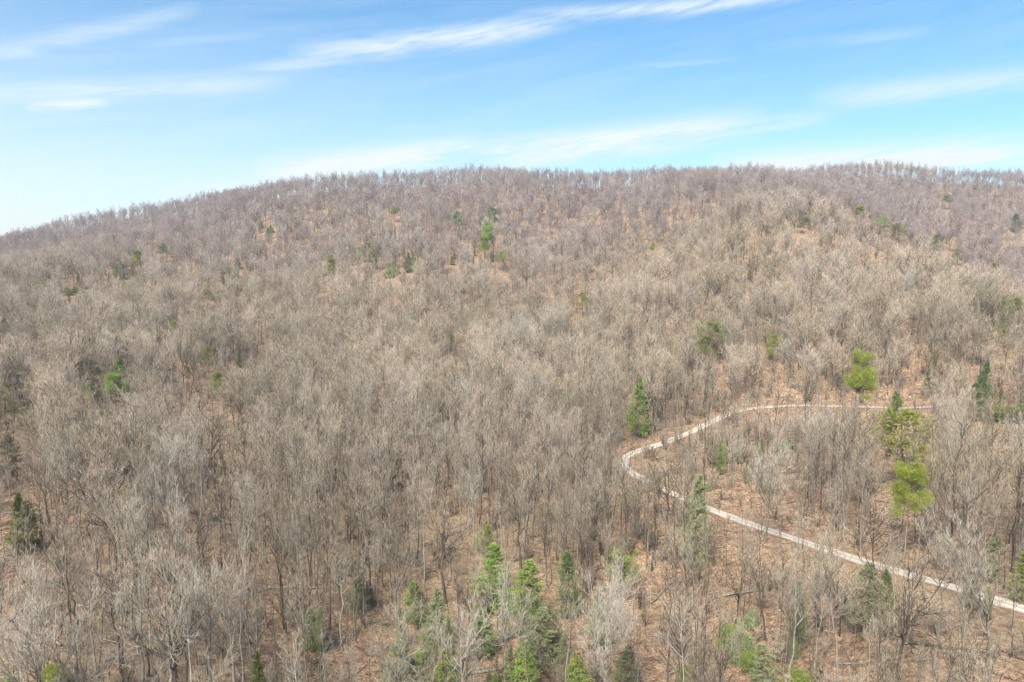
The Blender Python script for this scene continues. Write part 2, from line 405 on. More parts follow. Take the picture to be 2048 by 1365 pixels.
ROAD_PX = [(2300, 1290), (2170, 1255), (2048, 1218), (1950, 1188), (1850, 1160), (1750, 1130), (1650, 1100), (1550, 1066), (1450, 1031), (1370, 999),
           (1300, 966), (1256, 942), (1243, 925), (1255, 910), (1300, 896), (1360, 874), (1420, 846), (1475, 822),
           (1530, 814), (1600, 811), (1680, 813), (1760, 815), (1850, 819)]
def catmull(P, n):
    P = np.array(P, float); out = []
    Q = np.vstack([2 * P[0] - P[1], P, 2 * P[-1] - P[-2]])
    for i in range(1, len(Q) - 2):
        a, b, c, d = Q[i - 1], Q[i], Q[i + 1], Q[i + 2]
        for k in range(n):
            t = k / n; out.append(.5 * (2 * b + (c - a) * t + (2 * a - 5 * b + 4 * c - d) * t * t + (3 * b - a - 3 * c + d) * t ** 3))
    out.append(P[-1]); return np.array(out)
_rp = [cast(u, v)[:2] for u, v in ROAD_PX]
_last = np.array(_rp[-1]); _rp += [tuple(_last + np.array([10, -1]))]
ROAD = catmull(_rp, 8)
# resample evenly and smooth
_s = np.concatenate([[0], np.cumsum(np.linalg.norm(np.diff(ROAD, axis=0), axis=1))]); _t = np.arange(0, _s[-1], 1.5)
ROAD = np.stack([np.interp(_t, _s, ROAD[:, 0]), np.interp(_t, _s, ROAD[:, 1])], -1)
for _ in range(12):
    ROAD[1:-1] = ROAD[1:-1] * .5 + (ROAD[2:] + ROAD[:-2]) * .25
HALF = 1.35
# cut the road bench into the terrain so that it lies level across
def bench():
    global HZ
    zc = hgt(ROAD[:, 0], ROAD[:, 1])
    for _ in range(30): zc[1:-1] = zc[1:-1] * .5 + (zc[2:] + zc[:-2]) * .25
    near = (np.abs(_Y - 150) < 160) & (_X > -20) & (_X < 300)
    iy, ix = np.nonzero(near)
    q = np.stack([_X[iy, ix], _Y[iy, ix]], -1)
    d2 = ((q[:, None] - ROAD[None]) ** 2).sum(-1); j = d2.argmin(1); d = np.sqrt(d2[np.arange(len(j)), j])
    k = np.clip(1 - (d - 5.5) / 6, 0, 1)
    HZ[iy, ix] = HZ[iy, ix] * (1 - k) + (zc[j] - .12) * k
    return zc
ZR = bench()
def road_dist(x, y):
    q = np.stack([x, y], -1); return np.sqrt(((q[:, None] - ROAD[None]) ** 2).sum(-1).min(1))
def build_road():
    T = np.gradient(ROAD, axis=0); T = T / np.linalg.norm(T, axis=1, keepdims=True); Nn = np.stack([-T[:, 1], T[:, 0]], -1)
    offs = np.array([-1.0, -.8, -.5, -.2, .2, .5, .8, 1.0]); rng = np.random.default_rng(3); n = len(ROAD); K = len(offs)
    w = HALF * (1 + .08 * np.sin(np.arange(n) * .35) + rng.normal(0, .09, n))
    V = np.zeros((n, K, 3)); V[:, :, :2] = ROAD[:, None] + Nn[:, None] * (offs[None, :, None] * w[:, None, None])
    base = np.maximum(hgt(V[:, :, 0], V[:, :, 1]), 0 * V[:, :, 0] - 1e9)
    V[:, :, 2] = base + 0.05 + np.array([0, .05, .02, .06, .06, .02, .05, 0])[None]
    i = (np.arange(n - 1)[:, None] * K + np.arange(K - 1)[None]).ravel()
    me = np_mesh('gravel_road', V.reshape(-1, 3), [np.stack([i, i + 1, i + K + 1, i + K], -1)], [road_mat()], None, True)
    at = me.attributes.new('across', 'FLOAT', 'POINT'); at.data.foreach_set('value', np.tile(offs, n).astype(np.float32))
    o = bpy.data.objects.new('gravel_road', me); COL.objects.link(o)
    tag(o, kind='structure', label='pale gravel road doubling back in a hairpin through the woods')
build_ground(); build_road()

# ------------------------------------------------------------------ bare trees
def bare_tree(seed, style, H=20.0, open_=False):
    """returns buffers (wood, twigs) for a leafless tree standing at the origin"""
    rng = np.random.default_rng(seed); wood, tw = Buf(), Buf()
    P = dict(upright=dict(r=.18, nf=1, t0=.44, nl=17, la=54, ll=.40, up=.38, fall=.45, wa=.12, w=.9),
             slim=dict(r=.14, nf=0, t0=.50, nl=15, la=50, ll=.28, up=.45, fall=.45, wa=.10, w=.8),
             oak=dict(r=.25, nf=5, t0=.34, nl=9, la=56, ll=.44, up=.35, fall=.35, wa=.24, w=1.0),
             fork=dict(r=.20, nf=4, t0=.40, nl=10, la=50, ll=.40, up=.36, fall=.45, wa=.16, w=1.0),
             fan=dict(r=.20, nf=6, t0=.34, nl=9, la=38, ll=.44, up=.45, fall=.35, wa=.12, w=1.0),
             snag=dict(r=.26, nf=1, t0=.45, nl=6, la=60, ll=.25, up=.1, fall=.3, wa=.3, w=0.0),
             brush=dict(r=.07, nf=4, t0=.15, nl=7, la=35, ll=.4, up=.4, fall=.4, wa=.2, w=.7))[style]
    if open_ and style != 'brush': P['t0'] = min(P['t0'] + .06, .56); P['ll'] *= .78 if style in ('upright', 'slim', 'fork') else .92
    K = 12; z = np.linspace(0, 1, K)
    wob = np.cumsum(rng.normal(0, .008, (K, 2)), 0) * H * (1.6 if style in ('oak', 'snag') else 1)
    wob -= wob[0]; top = 1.0 if P['nf'] == 0 else (.8 if style != 'fan' else .85)
    stem = np.zeros((1, K, 3)); stem[0, :, :2] = wob; stem[0, :, 2] = z * H * top - .6 * (1 - z)
    rr = (P['r'] * (1 - .93 * z ** .85) + .012)[None]; rr[0, 0] *= 1.35
    wood.tubes(stem, rr, 7)
    stems = [(stem, rr)]
    if P['nf']:
        f, idx, t, ln = sprout(stem, rng, P['nf'], P['t0'], P['t0'] + .22, 36 if style not in ('oak', 'fan') else 46, .60 if style != 'fan' else .66, 9, .35, P['wa'] * .7, .35)
        zz = np.linspace(0, 1, 9)[None]; r0 = P['r'] * (1 - .9 * t[:, None] ** .9) * .72
        rf = r0 * (1 - .93 * zz) + .010
        wood.tubes(f, rf, 6); stems.append((f, rf))
    limbs = []; nlr = []
    for si, (s, r) in enumerate(stems):
        t0 = P['t0'] + (.05 if si == 0 else 0) if si == 0 else .2
        l, idx, t, ln = sprout(s, rng, P['nl'] if si == 0 else max(6, P['nl'] - 1), t0, .97, P['la'], P['ll'] * (1 if si == 0 else 1.15), 6, P['up'], P['wa'], P['fall'])
        rp = np.array([np.interp(t_, np.linspace(0, 1, r.shape[1]), r[i]) for t_, i in zip(t, idx)])
        rl = (np.minimum(rp * .55, .10) )[:, None] * (1 - .88 * np.linspace(0, 1, 6))[None] + .008
        wood.tubes(l, rl, 5); limbs.append(l)
        # leaders keep twigs too
    L1 = np.concatenate(limbs)
    if style == 'snag':
        l2, *_ = sprout(L1, rng, 3, .3, .95, 45, .45, 3, .1, .3, .3)
        wood.tubes(l2, np.linspace(.03, .008, 3)[None].repeat(len(l2), 0), 3)
        return wood, wood, tw
    l2, i2, t2, ln2 = sprout(L1, rng, 5 if open_ else 7, .15, .98, 36, .55, 4, .42, .16, .5)
    wood.tubes(l2, (np.linspace(.026, .010, 4)[None] * (1 + rng.uniform(0, .3, (len(l2), 1)))), 3)
    l3, i3, t3, ln3 = sprout(l2, rng, 5 if open_ else 6, .1, 1.0, 30, .68, 3, .38, .13, .4)
    # twigs: blades
    wd = (.0115 if open_ else .017) * P['w']
    tw.slivers(l3[:, 0], l3[:, 1] + (l3[:, 2] - l3[:, 1]) * .3, wd * 1.3, rng); tw.slivers(l3[:, 1] - (l3[:, 1] - l3[:, 0]) * .15, l3[:, 2], wd * 1.1, rng)
    l4, *_ = sprout(l3, rng, 3 if open_ else 4, .05, 1.0, 24, .95, 2, .3, .14, .35)
    tw.slivers(l4[:, 0], l4[:, 1], wd * .8, rng)
    return wood, None, tw

STYLES = [('upright', 11), ('upright', 12), ('upright', 13), ('slim', 21), ('slim', 22), ('slim', 23),
          ('upright', 14), ('slim', 24), ('slim', 25), ('oak', 31), ('oak', 32), ('oak', 33), ('oak', 34), ('fork', 41), ('fork', 42), ('fork', 43), ('fork', 44), ('fan', 51), ('fan', 52), ('brush', 61), ('brush', 62)]
PROTO = {}
PROTO_COL = bpy.data.collections.new('forest_sources')      # never linked to the scene
def style_H(st): return 6.0 if st == 'brush' else 20.0
OPEN = {}
for st, sd_ in STYLES:
    wood, _, tw = bare_tree(sd_, st, style_H(st), True)
    OPEN[(st, sd_)] = (wood.mesh('wood_' + st, [BARK], True), tw.mesh('twigs_' + st, [TWIG]))
    for tone, (wm, tm) in {'pale': (PALE, PALET), 'dark': (DARKB, TWIG)}.items():
        a, b_ = OPEN[(st, sd_)]; mw = a.copy(); mt = b_.copy(); mw.materials[0] = wm; mt.materials[0] = tm
        OPEN[(st, sd_, tone)] = (mw, mt)
    OPEN[(st, sd_, 'plain')] = OPEN.pop((st, sd_))
    wood, _, tw = bare_tree(sd_, st, style_H(st))
    for tone, (wm, tm) in {'plain': (BARK, TWIG), 'pale': (PALE, PALET), 'dark': (DARKB, TWIG)}.items():
        if tone == 'plain' or st not in ('slim', 'brush'):
            if tone == 'plain': mw = wood.mesh('wood_' + st, [wm], True); mt = tw.mesh('twigs_' + st, [tm])
            else:
                a, b_ = PROTO[(st, sd_, 'plain')]; mw = a.copy(); mt = b_.copy(); mw.materials[0] = wm; mt.materials[0] = tm
            PROTO[(st, sd_, tone)] = (mw, mt)
wood, _, _t = bare_tree(77, 'snag', 14.0)
SNAG = wood.mesh('snag_wood', [DARKB], True)

def merged(me1, me2, name):
    def arr(me):
        v = np.empty(len(me.vertices) * 3, np.float32); me.vertices.foreach_get('co', v)
        lt = np.empty(len(me.polygons), np.int32); me.polygons.foreach_get('loop_total', lt)
        li = np.empty(len(me.loops), np.int32); me.loops.foreach_get('vertex_index', li)
        return v.reshape(-1, 3), lt, li
    v1, t1, l1 = arr(me1); v2, t2, l2 = arr(me2)
    me = bpy.data.meshes.new(name); v = np.concatenate([v1, v2]); me.vertices.add(len(v)); me.vertices.foreach_set('co', v.ravel())
    lt = np.concatenate([t1, t2]); li = np.concatenate([l1, l2 + len(v1)])
    me.loops.add(len(li)); me.loops.foreach_set('vertex_index', li)
    me.polygons.add(len(lt)); me.polygons.foreach_set('loop_start', np.concatenate([[0], np.cumsum(lt)[:-1]]).astype(np.int32)); me.polygons.foreach_set('loop_total', lt)
    me.materials.append(me1.materials[0]); me.materials.append(me2.materials[0])
    me.polygons.foreach_set('material_index', np.concatenate([np.zeros(len(t1)), np.ones(len(t2))]).astype(np.int32))
    me.update(calc_edges=True); return me
FOREST_KINDS = []
for k_, key in enumerate(sorted(PROTO)):
    if key[2] == 'dark' and key[0] != 'oak' or key[2] == 'pale' and key[1] % 10 != 1: continue
    o = bpy.data.objects.new('src_%02d' % len(FOREST_KINDS), merged(*PROTO[key], 'forest_tree')); PROTO_COL.objects.link(o)
    FOREST_KINDS.append(key)
for key in sorted(OPEN):
    if key[2] != 'plain' or key[0] == 'brush': continue
    o = bpy.data.objects.new('src_%02d' % len(FOREST_KINDS), merged(*OPEN[key], 'forest_tree')); PROTO_COL.objects.link(o)
    FOREST_KINDS.append((key[0], key[1], 'open'))

# ------------------------------------------------------------------ evergreens
def conifer(seed, style, H=16.0):
    rng = np.random.default_rng(seed); wood, nd = Buf(), Buf()
    K = 9; z = np.linspace(0, 1, K); stem = np.zeros((1, K, 3)); stem[0, :, :2] = np.cumsum(rng.normal(0, .008, (K, 2)), 0) * H; stem[0, :, :2] -= stem[0, 0, :2]
    stem[0, :, 2] = z * H * .98 - .5 * (1 - z); wood.tubes(stem, (.2 * H / 16 * (1 - .93 * z) + .012)[None], 6)
    def at(t):
        return np.stack([np.interp(t, z, stem[0, :, k]) for k in range(3)], -1)
    A = []; B = []
    if style in ('cone', 'loose', 'layer'):
        cfg = dict(cone=(.10, 30, 5, .24, 8, .28, 1.0), loose=(.12, 26, 6, .18, 7, .3, .8), layer=(.44, 7, 8, .30, 10, .1, 1.8))[style]
        b0, nw, per, rad, nsub, upt, dens = cfg
        t = np.repeat(np.linspace(b0, .985, nw), per) + rng.normal(0, .008, nw * per)
        n = len(t); az = rng.uniform(0, 6.283, n)
        u = (t - b0) / (1 - b0)
        if style == 'cone': ln = rad * H * (np.clip(1 - u, 0.03, 1) ** .85) * np.clip(.55 + u * 3, 0, 1)
        elif style == 'loose': ln = rad * H * (np.clip(1 - u, .04, 1) ** .6) * np.clip(.6 + u * 2, 0, 1)
        else: ln = rad * H * np.sqrt(np.clip(1 - (1.6 * (u - .38)) ** 2, .05, 1))
        ln = ln * rng.uniform(.6, 1.2, n)
        if style == 'layer': ln *= rng.choice([1, 1, .85, .45], n)
        slope = np.interp(u, [0, 1], [-.02, .75]) + rng.normal(0, .08, n)
        d = nrm(np.stack([np.cos(az), np.sin(az), slope], -1)); p0 = at(np.clip(t, 0, .99))
        k = 4; br = np.empty((n, k, 3)); br[:, 0] = p0
        for j in range(1, k):
            d = nrm(d + rng.normal(0, .07, (n, 3)) + np.array([0, 0, upt * .25])); br[:, j] = br[:, j - 1] + d * (ln / (k - 1))[:, None]
        wood.tubes(br, ((.035 if style != 'layer' else .022) * (ln / 3.5))[:, None] * np.linspace(1, .25, k)[None] + .006, 4)
        sub, *_ = sprout(br, rng, nsub, .25, 1.0, 48, .42, 3, .08, .1, .35)
        allb = np.concatenate([sub, br[:, 1:]]); wt = .8
        m = int(26 * dens); pts = rng.uniform(.15 if style != 'layer' else .35, 1.05, (len(allb), m)); ii = np.minimum((pts * 2).astype(int), 1); fr = (pts * 2 - ii)[..., None]
        r_ = np.arange(len(allb))[:, None]
        base = (allb[r_, ii] * (1 - fr) + allb[r_, ii + 1] * fr).reshape(-1, 3)
        dd = nrm(nrm(allb[:, -1] - allb[:, 0])[:, None].repeat(m, 1).reshape(-1, 3) * .9 + rng.normal(0, .8, (len(base), 3)) + np.array([0, 0, .25]))
        L = rng.uniform(.16, .36, (len(base), 1)) * (H / 16)
        A.append(base); B.append(base + dd * L); W = .075 if style != 'loose' else .055
    elif style == 'tuft':                               # round, billowy crown of dense tufts on bare stem
        nb = 42; t = rng.uniform(.58, .97, nb); az = np.arange(nb) * 2.4 + rng.uniform(0, .6, nb); u = (t - .56) / .44
        ln = .24 * H * np.sqrt(np.clip(1 - (1.5 * (u - .38)) ** 2, .06, 1)) * rng.uniform(.6, 1.1, nb)
        d = nrm(np.stack([np.cos(az), np.sin(az), np.interp(u, [0, 1], [.15, 1.1])], -1)); p0 = at(t); k = 4
        br = np.empty((nb, k, 3)); br[:, 0] = p0
        for j in range(1, k): d = nrm(d + rng.normal(0, .16, (nb, 3))); br[:, j] = br[:, j - 1] + d * (ln / (k - 1))[:, None]
        wood.tubes(br, np.linspace(.06, .02, k)[None].repeat(nb, 0), 4)
        sub, *_ = sprout(br, rng, 6, .35, 1.0, 50, .45, 3, .2, .2, .3)
        wood.tubes(sub, np.linspace(.02, .008, 3)[None].repeat(len(sub), 0), 3)
        c = np.concatenate([sub[:, -1], sub[:, 1], br[:, -1]]); m = 60
        off = nrm(rng.normal(size=(len(c), m, 3))) * (rng.uniform(.2, 1, (len(c), m, 1)) ** .5) * (np.array([.8, .8, .42]) * rng.uniform(.7, 1.3, (len(c), 1, 1)))
        base = (c[:, None] + off).reshape(-1, 3); dd = nrm(off.reshape(-1, 3) + rng.normal(0, .35, (len(base), 3)) + np.array([0, 0, .35]))
        A.append(base); B.append(base + dd * rng.uniform(.14, .30, (len(base), 1))); W = .065
    else:                                               # broadleaf evergreen / hemlock clump near the ground
        nb = 60; az = rng.uniform(0, 6.283, nb); el = rng.uniform(.1, 1.4, nb); r = H * .5 * rng.uniform(.5, 1, nb)
        c0 = np.stack([np.cos(az) * np.cos(el) * r * .8, np.sin(az) * np.cos(el) * r * .8, np.abs(np.sin(el)) * r * 1.6 + .3], -1)
        br = np.stack([np.zeros((nb, 3)) + np.array([0, 0, .2]), c0 * .5 + rng.normal(0, .1, (nb, 3)), c0], 1)
        wood.tubes(br, np.linspace(.04, .012, 3)[None].repeat(nb, 0), 4)
        sub, *_ = sprout(br, rng, 7, .45, 1.0, 55, .4, 3, 0, .2, .2); m = 50
        off = rng.normal(0, .30, (len(sub), m, 3)); base = (sub[:, 1:].mean(1)[:, None] + off).reshape(-1, 3)
        dd = nrm(rng.normal(0, .6, (len(base), 3)) + np.array([0, 0, .1])); A.append(base); B.append(base + dd * rng.uniform(.12, .28, (len(base), 1))); W = .075
    A = np.concatenate(A); B = np.concatenate(B)
    nd.slivers(A, B, W * rng.uniform(.7, 1.3, len(A)), rng)
    return wood, nd
EV = {}
LEAF = dict(green=L_GREEN, yellow=L_YELLOW, dark=L_DARK, hazy=L_HAZY, bright=L_BRIGHT)
def ever_mesh(style, tone, var):
    key = (style, tone, var)
    if key not in EV:
        b = ('base', style, var)
        if b not in EV:
            w, n = conifer(hash_seed(style) + var, style, 16.0 if style != 'clump' else 5.0)
            EV[b] = (w.mesh(style + '_wood', [NEED_TRUNK], True), n.mesh(style + '_needles', [L_GREEN]))
        w, n = EV[b]; n = n.copy(); n.materials[0] = LEAF[tone]; EV[key] = (w, n)
    return EV[key]
def hash_seed(s): return sum(ord(c) * (i + 3) for i, c in enumerate(s)) % 9973

# u, top v, bottom v of the green crown, width, style, tone, label
EVERGREENS = [
 (1280, 750, 866, 58, 'cone', 'green', 'bright green conical pine standing above the hairpin bend of the gravel road'),
 (42, 982, 1095, 72, 'cone', 'green', 'full dark green conical pine at the left edge of the woods'),
 (1720, 715, 795, 58, 'tuft', 'yellow', 'round topped yellow-green pine just uphill of the upper gravel road'),
 (1808, 828, 915, 88, 'layer', 'yellow', 'yellow-green pine with flat spreading layers just below the upper road'),
 (1818, 940, 1028, 84, 'tuft', 'yellow', 'dense round crowned pine between the two runs of the gravel road'),
 (1418, 648, 702, 50, 'layer', 'green', 'layered green pine alone on the slope above the bend'),
 (1550, 672, 706, 30, 'layer', 'yellow', 'small yellowish pine right of the layered pine on the slope'),
 (1970, 715, 812, 38, 'cone', 'dark', 'tall narrow dark pine near the right edge above the road end'),
 (1955, 765, 830, 60, 'loose', 'dark', 'dark spreading evergreen under the tall narrow pine at right'),
 (2010, 806, 842, 70, 'clump', 'green', 'low green evergreen thicket where the upper road ends'),
 (2052, 800, 845, 60, 'clump', 'dark', 'low dark evergreen thicket cut by the right picture edge'),
 (1797, 783, 828, 46, 'cone', 'green', 'small green pine just behind the flat layered yellow pine'),
 (1388, 950, 1118, 62, 'loose', 'hazy', 'tall slender grey-green hemlock in front of the lower road'),
 (1240, 1104, 1146, 54, 'layer', 'yellow', 'small yellow-green pine low down left of the lower road'),
 (968, 1040, 1092, 50, 'cone', 'bright', 'pale green pine top rising over the dark evergreens at bottom centre'),
 (975, 1085, 1200, 120, 'loose', 'green', 'green hemlock under the pale green pine top at bottom centre'),
 (1085, 1215, 1320, 80, 'loose', 'hazy', 'green hemlock right of the big pale oak trunk'),
 (870, 1180, 1290, 60, 'loose', 'hazy', 'dull hemlock behind the pale forked tree left of the big oak'),
 (1200, 1180, 1290, 60, 'loose', 'hazy', 'dull hemlock behind the pale fan shaped tree'),
 (1060, 1120, 1230, 130, 'loose', 'green', 'broad green hemlock behind the big pale oak at bottom centre'),
 (1140, 1100, 1215, 66, 'loose', 'dark', 'narrow dark hemlock behind the pale fan shaped tree'),
 (830, 1160, 1235, 50, 'loose', 'green', 'green hemlock half hidden by a pale bare tree, bottom centre left'),
 (715, 1145, 1210, 56, 'loose', 'hazy', 'dull hemlock left of the bottom centre evergreens'),
 (1160, 1305, 1420, 92, 'cone', 'bright', 'light green bushy pine at the bottom edge below the pale fan tree'),
 (514, 1300, 1410, 48, 'cone', 'bright', 'light green pointed pine at the bottom edge, left of centre'),
 (890, 1300, 1380, 100, 'loose', 'green', 'green hemlock along the bottom edge, left of the big pale oak'),
 (1040, 1285, 1380, 96, 'loose', 'bright', 'green hemlock at the foot of the big pale oak'),
 (960, 1215, 1300, 90, 'loose', 'dark', 'dark hemlock just left of the big pale oak trunk'),
 (800, 1270, 1360, 70, 'loose', 'hazy', 'grey-green hemlock by a pale forked tree near the bottom edge'),
 (1250, 1290, 1370, 60, 'loose', 'hazy', 'thin grey-green evergreen right of the light green bushy pine'),
 (238, 712, 778, 52, 'cone', 'green', 'largest bushy green pine on the lower left slope'),
 (230, 752, 796, 34, 'tuft', 'green', 'smaller round pine right below the bushy left slope pine'),
 (182, 735, 778, 40, 'layer', 'hazy', 'dull layered pine left of the bushy left slope pine'),
 (190, 776, 798, 28, 'clump', 'bright', 'low yellowish shrub below the bushy left slope pine'),
 (432, 748, 780, 35, 'tuft', 'green', 'flat topped pine above the dark oaks left of centre'),
 (414, 697, 727, 20, 'layer', 'yellow', 'tiny yellow-green pine up slope of the flat topped pine'),
 (475, 700, 732, 22, 'cone', 'green', 'tiny green pine right of the tiny yellow-green one'),
 (342, 645, 667, 20, 'tuft', 'yellow', 'small yellow-green pine in the middle of the left slope'),
 (412, 572, 597, 30, 'tuft', 'yellow', 'bright yellow-green pine high on the left slope'),
 (340, 742, 762, 24, 'clump', 'hazy', 'low green shrub between the left slope pines'),
 (372, 733, 750, 12, 'layer', 'yellow', 'very small yellow pine left of the flat topped pine'),
 (985, 418, 450, 26, 'layer', 'dark', 'dark layered pine standing highest in the central evergreen patch'),
 (975, 450, 485, 36, 'tuft', 'green', 'green pine below the dark layered pine in the central patch'),
 (968, 475, 505, 34, 'tuft', 'yellow', 'yellowish pine lowest of three stacked on the central slope'),
 (915, 425, 450, 34, 'tuft', 'hazy', 'faint green pine left of the dark layered pine'),
 (787, 415, 429, 22, 'tuft', 'green', 'small green pine high on the upper central slope'),
 (735, 488, 522, 42, 'layer', 'hazy', 'dull green pine left of the central evergreen patch'),
 (815, 505, 542, 26, 'cone', 'dark', 'bluish dark pine in the central evergreen patch'),
 (658, 515, 542, 26, 'tuft', 'yellow', 'bright green pine leftmost of the central evergreen patch'),
 (905, 512, 528, 14, 'cone', 'yellow', 'tiny yellow pine below the faint green pine'),
 (1003, 505, 525, 20, 'tuft', 'yellow', 'small yellow pine right of the stacked central pines'),
 (778, 535, 556, 24, 'clump', 'green', 'low green shrub below the bluish dark pine'),
 (272, 505, 532, 26, 'tuft', 'yellow', 'yellow-green pine in the upper left evergreen patch'),
 (238, 522, 555, 40, 'cone', 'dark', 'bluish pine left of the yellow-green one, upper left patch'),
 (322, 490, 508, 32, 'tuft', 'hazy', 'dull green pine right of the upper left patch'),
 (475, 517, 535, 18, 'cone', 'dark', 'small dark pine alone between the two evergreen patches'),
 (540, 452, 466, 18, 'clump', 'dark', 'dark shrubby evergreen near the upper left slope crest'),
 (522, 443, 458, 16, 'tuft', 'hazy', 'faint small pine near the upper left slope crest'),
 (1165, 588, 616, 28, 'layer', 'yellow', 'yellow-green pine alone in the middle of the central slope'),
 (1305, 489, 501, 20, 'tuft', 'yellow', 'small round pine right of centre on the upper slope'),
 (898, 672, 692, 26, 'tuft', 'hazy', 'faint hazy pine in the middle of the picture'),
 (1718, 415, 434, 28, 'tuft', 'yellow', 'topmost yellow-green pine on the spur skyline'),
 (1688, 408, 420, 18, 'tuft', 'hazy', 'faint pine left of the spur skyline pines'),
 (1768, 436, 460, 32, 'tuft', 'green', 'green pine second down the spur skyline'),
 (1800, 448, 470, 34, 'layer', 'yellow', 'yellow-green pine third down the spur skyline'),
 (1874, 468, 498, 30, 'cone', 'green', 'lone green pine lower down the spur skyline'),
 (1915, 500, 520, 30, 'layer', 'hazy', 'faint green pine lowest on the spur skyline'),
 (1990, 525, 545, 26, 'cone', 'hazy', 'faint pine behind the spur near the right edge'),
 (1608, 438, 456, 22, 'layer', 'dark', 'small dark pine among bare oaks on the spur top'),
 (2008, 596, 622, 34, 'tuft', 'green', 'green pine on the right slope left of its yellowish neighbour'),
 (2036, 598, 622, 26, 'tuft', 'yellow', 'yellowish pine cut by the right edge of the right slope'),
 (2036, 426, 460, 44, 'loose', 'dark', 'bluish pine on the far hillside at the right edge'),
 (1890, 390, 404, 20, 'tuft', 'hazy', 'faint pine on the far hillside above the spur'),
 (1800, 360, 372, 18, 'tuft', 'hazy', 'tiny faint pine just under the far right skyline'),
 (1525, 368, 382, 26, 'tuft', 'hazy', 'faint dark pine just under the skyline right of centre'),
 (903, 350, 360, 12, 'cone', 'yellow', 'tiny pine among the skyline trees left of centre'),
 (8, 775, 822, 30, 'layer', 'green', 'green pine cut by the left edge of the lower slope'),
 (60, 828, 852, 18, 'layer', 'yellow', 'tiny yellow-green pine near the left edge'),
 (20, 862, 905, 44, 'loose', 'hazy', 'hazy grey-green hemlock near the left edge'),
 (482, 835, 885, 48, 'loose', 'hazy', 'hazy grey-green hemlock among the dark oaks left of centre'),
 (135, 572, 590, 16, 'clump', 'yellow', 'left one of two small yellowish shrubs on the left slope'),
 (150, 570, 586, 14, 'clump', 'green', 'right one of two small shrubs on the left slope'),
 (6, 632, 662, 22, 'cone', 'dark', 'bluish pine at the left edge halfway up the slope'),
 (85, 676, 700, 22, 'layer', 'hazy', 'dull pine near the left edge below the bluish one'),
 (1440, 880, 925, 50, 'clump', 'hazy', 'dull green thicket left of the loop inside the road bend'),
 (1478, 868, 910, 44, 'loose', 'hazy', 'grey-green hemlock inside the road bend'),
 (1570, 880, 920, 28, 'loose', 'green', 'slim green hemlock inside the road bend'),
 (1735, 1130, 1250, 74, 'loose', 'hazy', 'broad grey-green hemlock leaning over the lower road'),
 (1530, 1285, 1370, 70, 'loose', 'hazy', 'grey-green hemlock at the bottom edge right of centre'),
 (1480, 1240, 1320, 40, 'clump', 'hazy', 'dull thicket at bottom right of the light green pine'),
 (1505, 1215, 1260, 36, 'clump', 'hazy', 'small dull shrub on brown leaves below the lower road'),
 (1860, 740, 785, 30, 'loose', 'hazy', 'faint hemlock uphill of the upper road near its end'),
 (1990, 1070, 1150, 44, 'loose', 'hazy', 'grey-green hemlock near the right edge above the lower road'),
 (2044, 1100, 1190, 40, 'loose', 'green', 'green hemlock cut by the right edge above the lower road'),
 (105, 1325, 1380, 44, 'clump', 'yellow', 'yellowish shrub at the bottom left edge'),
 (12, 1340, 1400, 40, 'clump', 'green', 'green shrub in the bottom left corner'),
 (630, 1215, 1290, 50, 'loose', 'hazy', 'thin grey-green hemlock left of centre near the bottom'),
 (1600, 1330, 1400, 60, 'clump', 'green', 'green shrub at the bottom edge, right side'),
]
CROWN0 = dict(cone=.10, loose=.15, layer=.42, tuft=.55, clump=.0)
RADF = dict(cone=.235, loose=.17, layer=.21, tuft=.33, clump=.5)
EVBOX = []
TREES_AT = []          # (x, y, radius) of what is already placed
LAND = []              # landmarks for the bare trees' labels
def put_tree(name, x, y, z, yaw, sc, parts, label, cat, group=None, tilt=(0, 0), sxy=None):
    e = bpy.data.objects.new(name, None); e.empty_display_size = .5; COL.objects.link(e)
    e.location = (x, y, z); e.rotation_euler = (tilt[0], tilt[1], yaw); e.scale = (sxy or sc, sxy or sc, sc)
    tag(e, label, cat, group)
    for nm, me in parts:
        c = bpy.data.objects.new(nm, me); COL.objects.link(c); c.parent = e
    return e
def place_evergreens():
    rnd = random.Random(5)
    for k, (u, vt, vb, w, style, tone, label) in enumerate(EVERGREENS):
        best = None
        for H in np.arange(3 if style == 'clump' else 6, 24 if style != 'clump' else 9, .5):
            r = cast(u, vt, H)
            if r is None: continue
            x, y, z, D = r
            _, v2 = project(x, y, z + H * CROWN0[style])
            e = abs(float(v2) - vb)
            if best is None or e < best[0]: best = (e, H, x, y, z, D)
        if best is None: print('no place for', label); continue
        e, H, x, y, z, D = best
        base = 16.0 if style != 'clump' else 5.0; sc = H / base
        # widen to the width seen
        want = w / 2 * math.hypot(D, z) / FPX; have = RADF[style] * H
        sxy = sc * min(max(want / have, .7), 2.0)
        me = ever_mesh(style, tone, k % 3)
        nm = {'clump': 'evergreen_shrub', 'loose': 'hemlock_tree'}.get(style, 'pine_tree')
        cat = {'clump': 'shrub', 'loose': 'hemlock'}.get(style, 'pine')
        put_tree(nm, x, y, z - .1, rnd.uniform(0, 6.28), sc, [('trunk', me[0]), ('crown', me[1])], label, cat, 'scattered evergreens on the hills', (rnd.uniform(-.03, .03), rnd.uniform(-.03, .03)), sxy)
        TREES_AT.append((x, y, min(have, 3) * .5)); LAND.append((x, y, z, label))
        pu, pt = project(x, y, z + H); _, pb = project(x, y, z + H * CROWN0[style] * .9)
        EVBOX.append((float(pu), max(w / 2, 8), float(pt), float(pb), D, (.3 if z > 60 and D > 600 else {'hazy': .75, 'dark': .93}.get(tone, .97))))
place_evergreens()

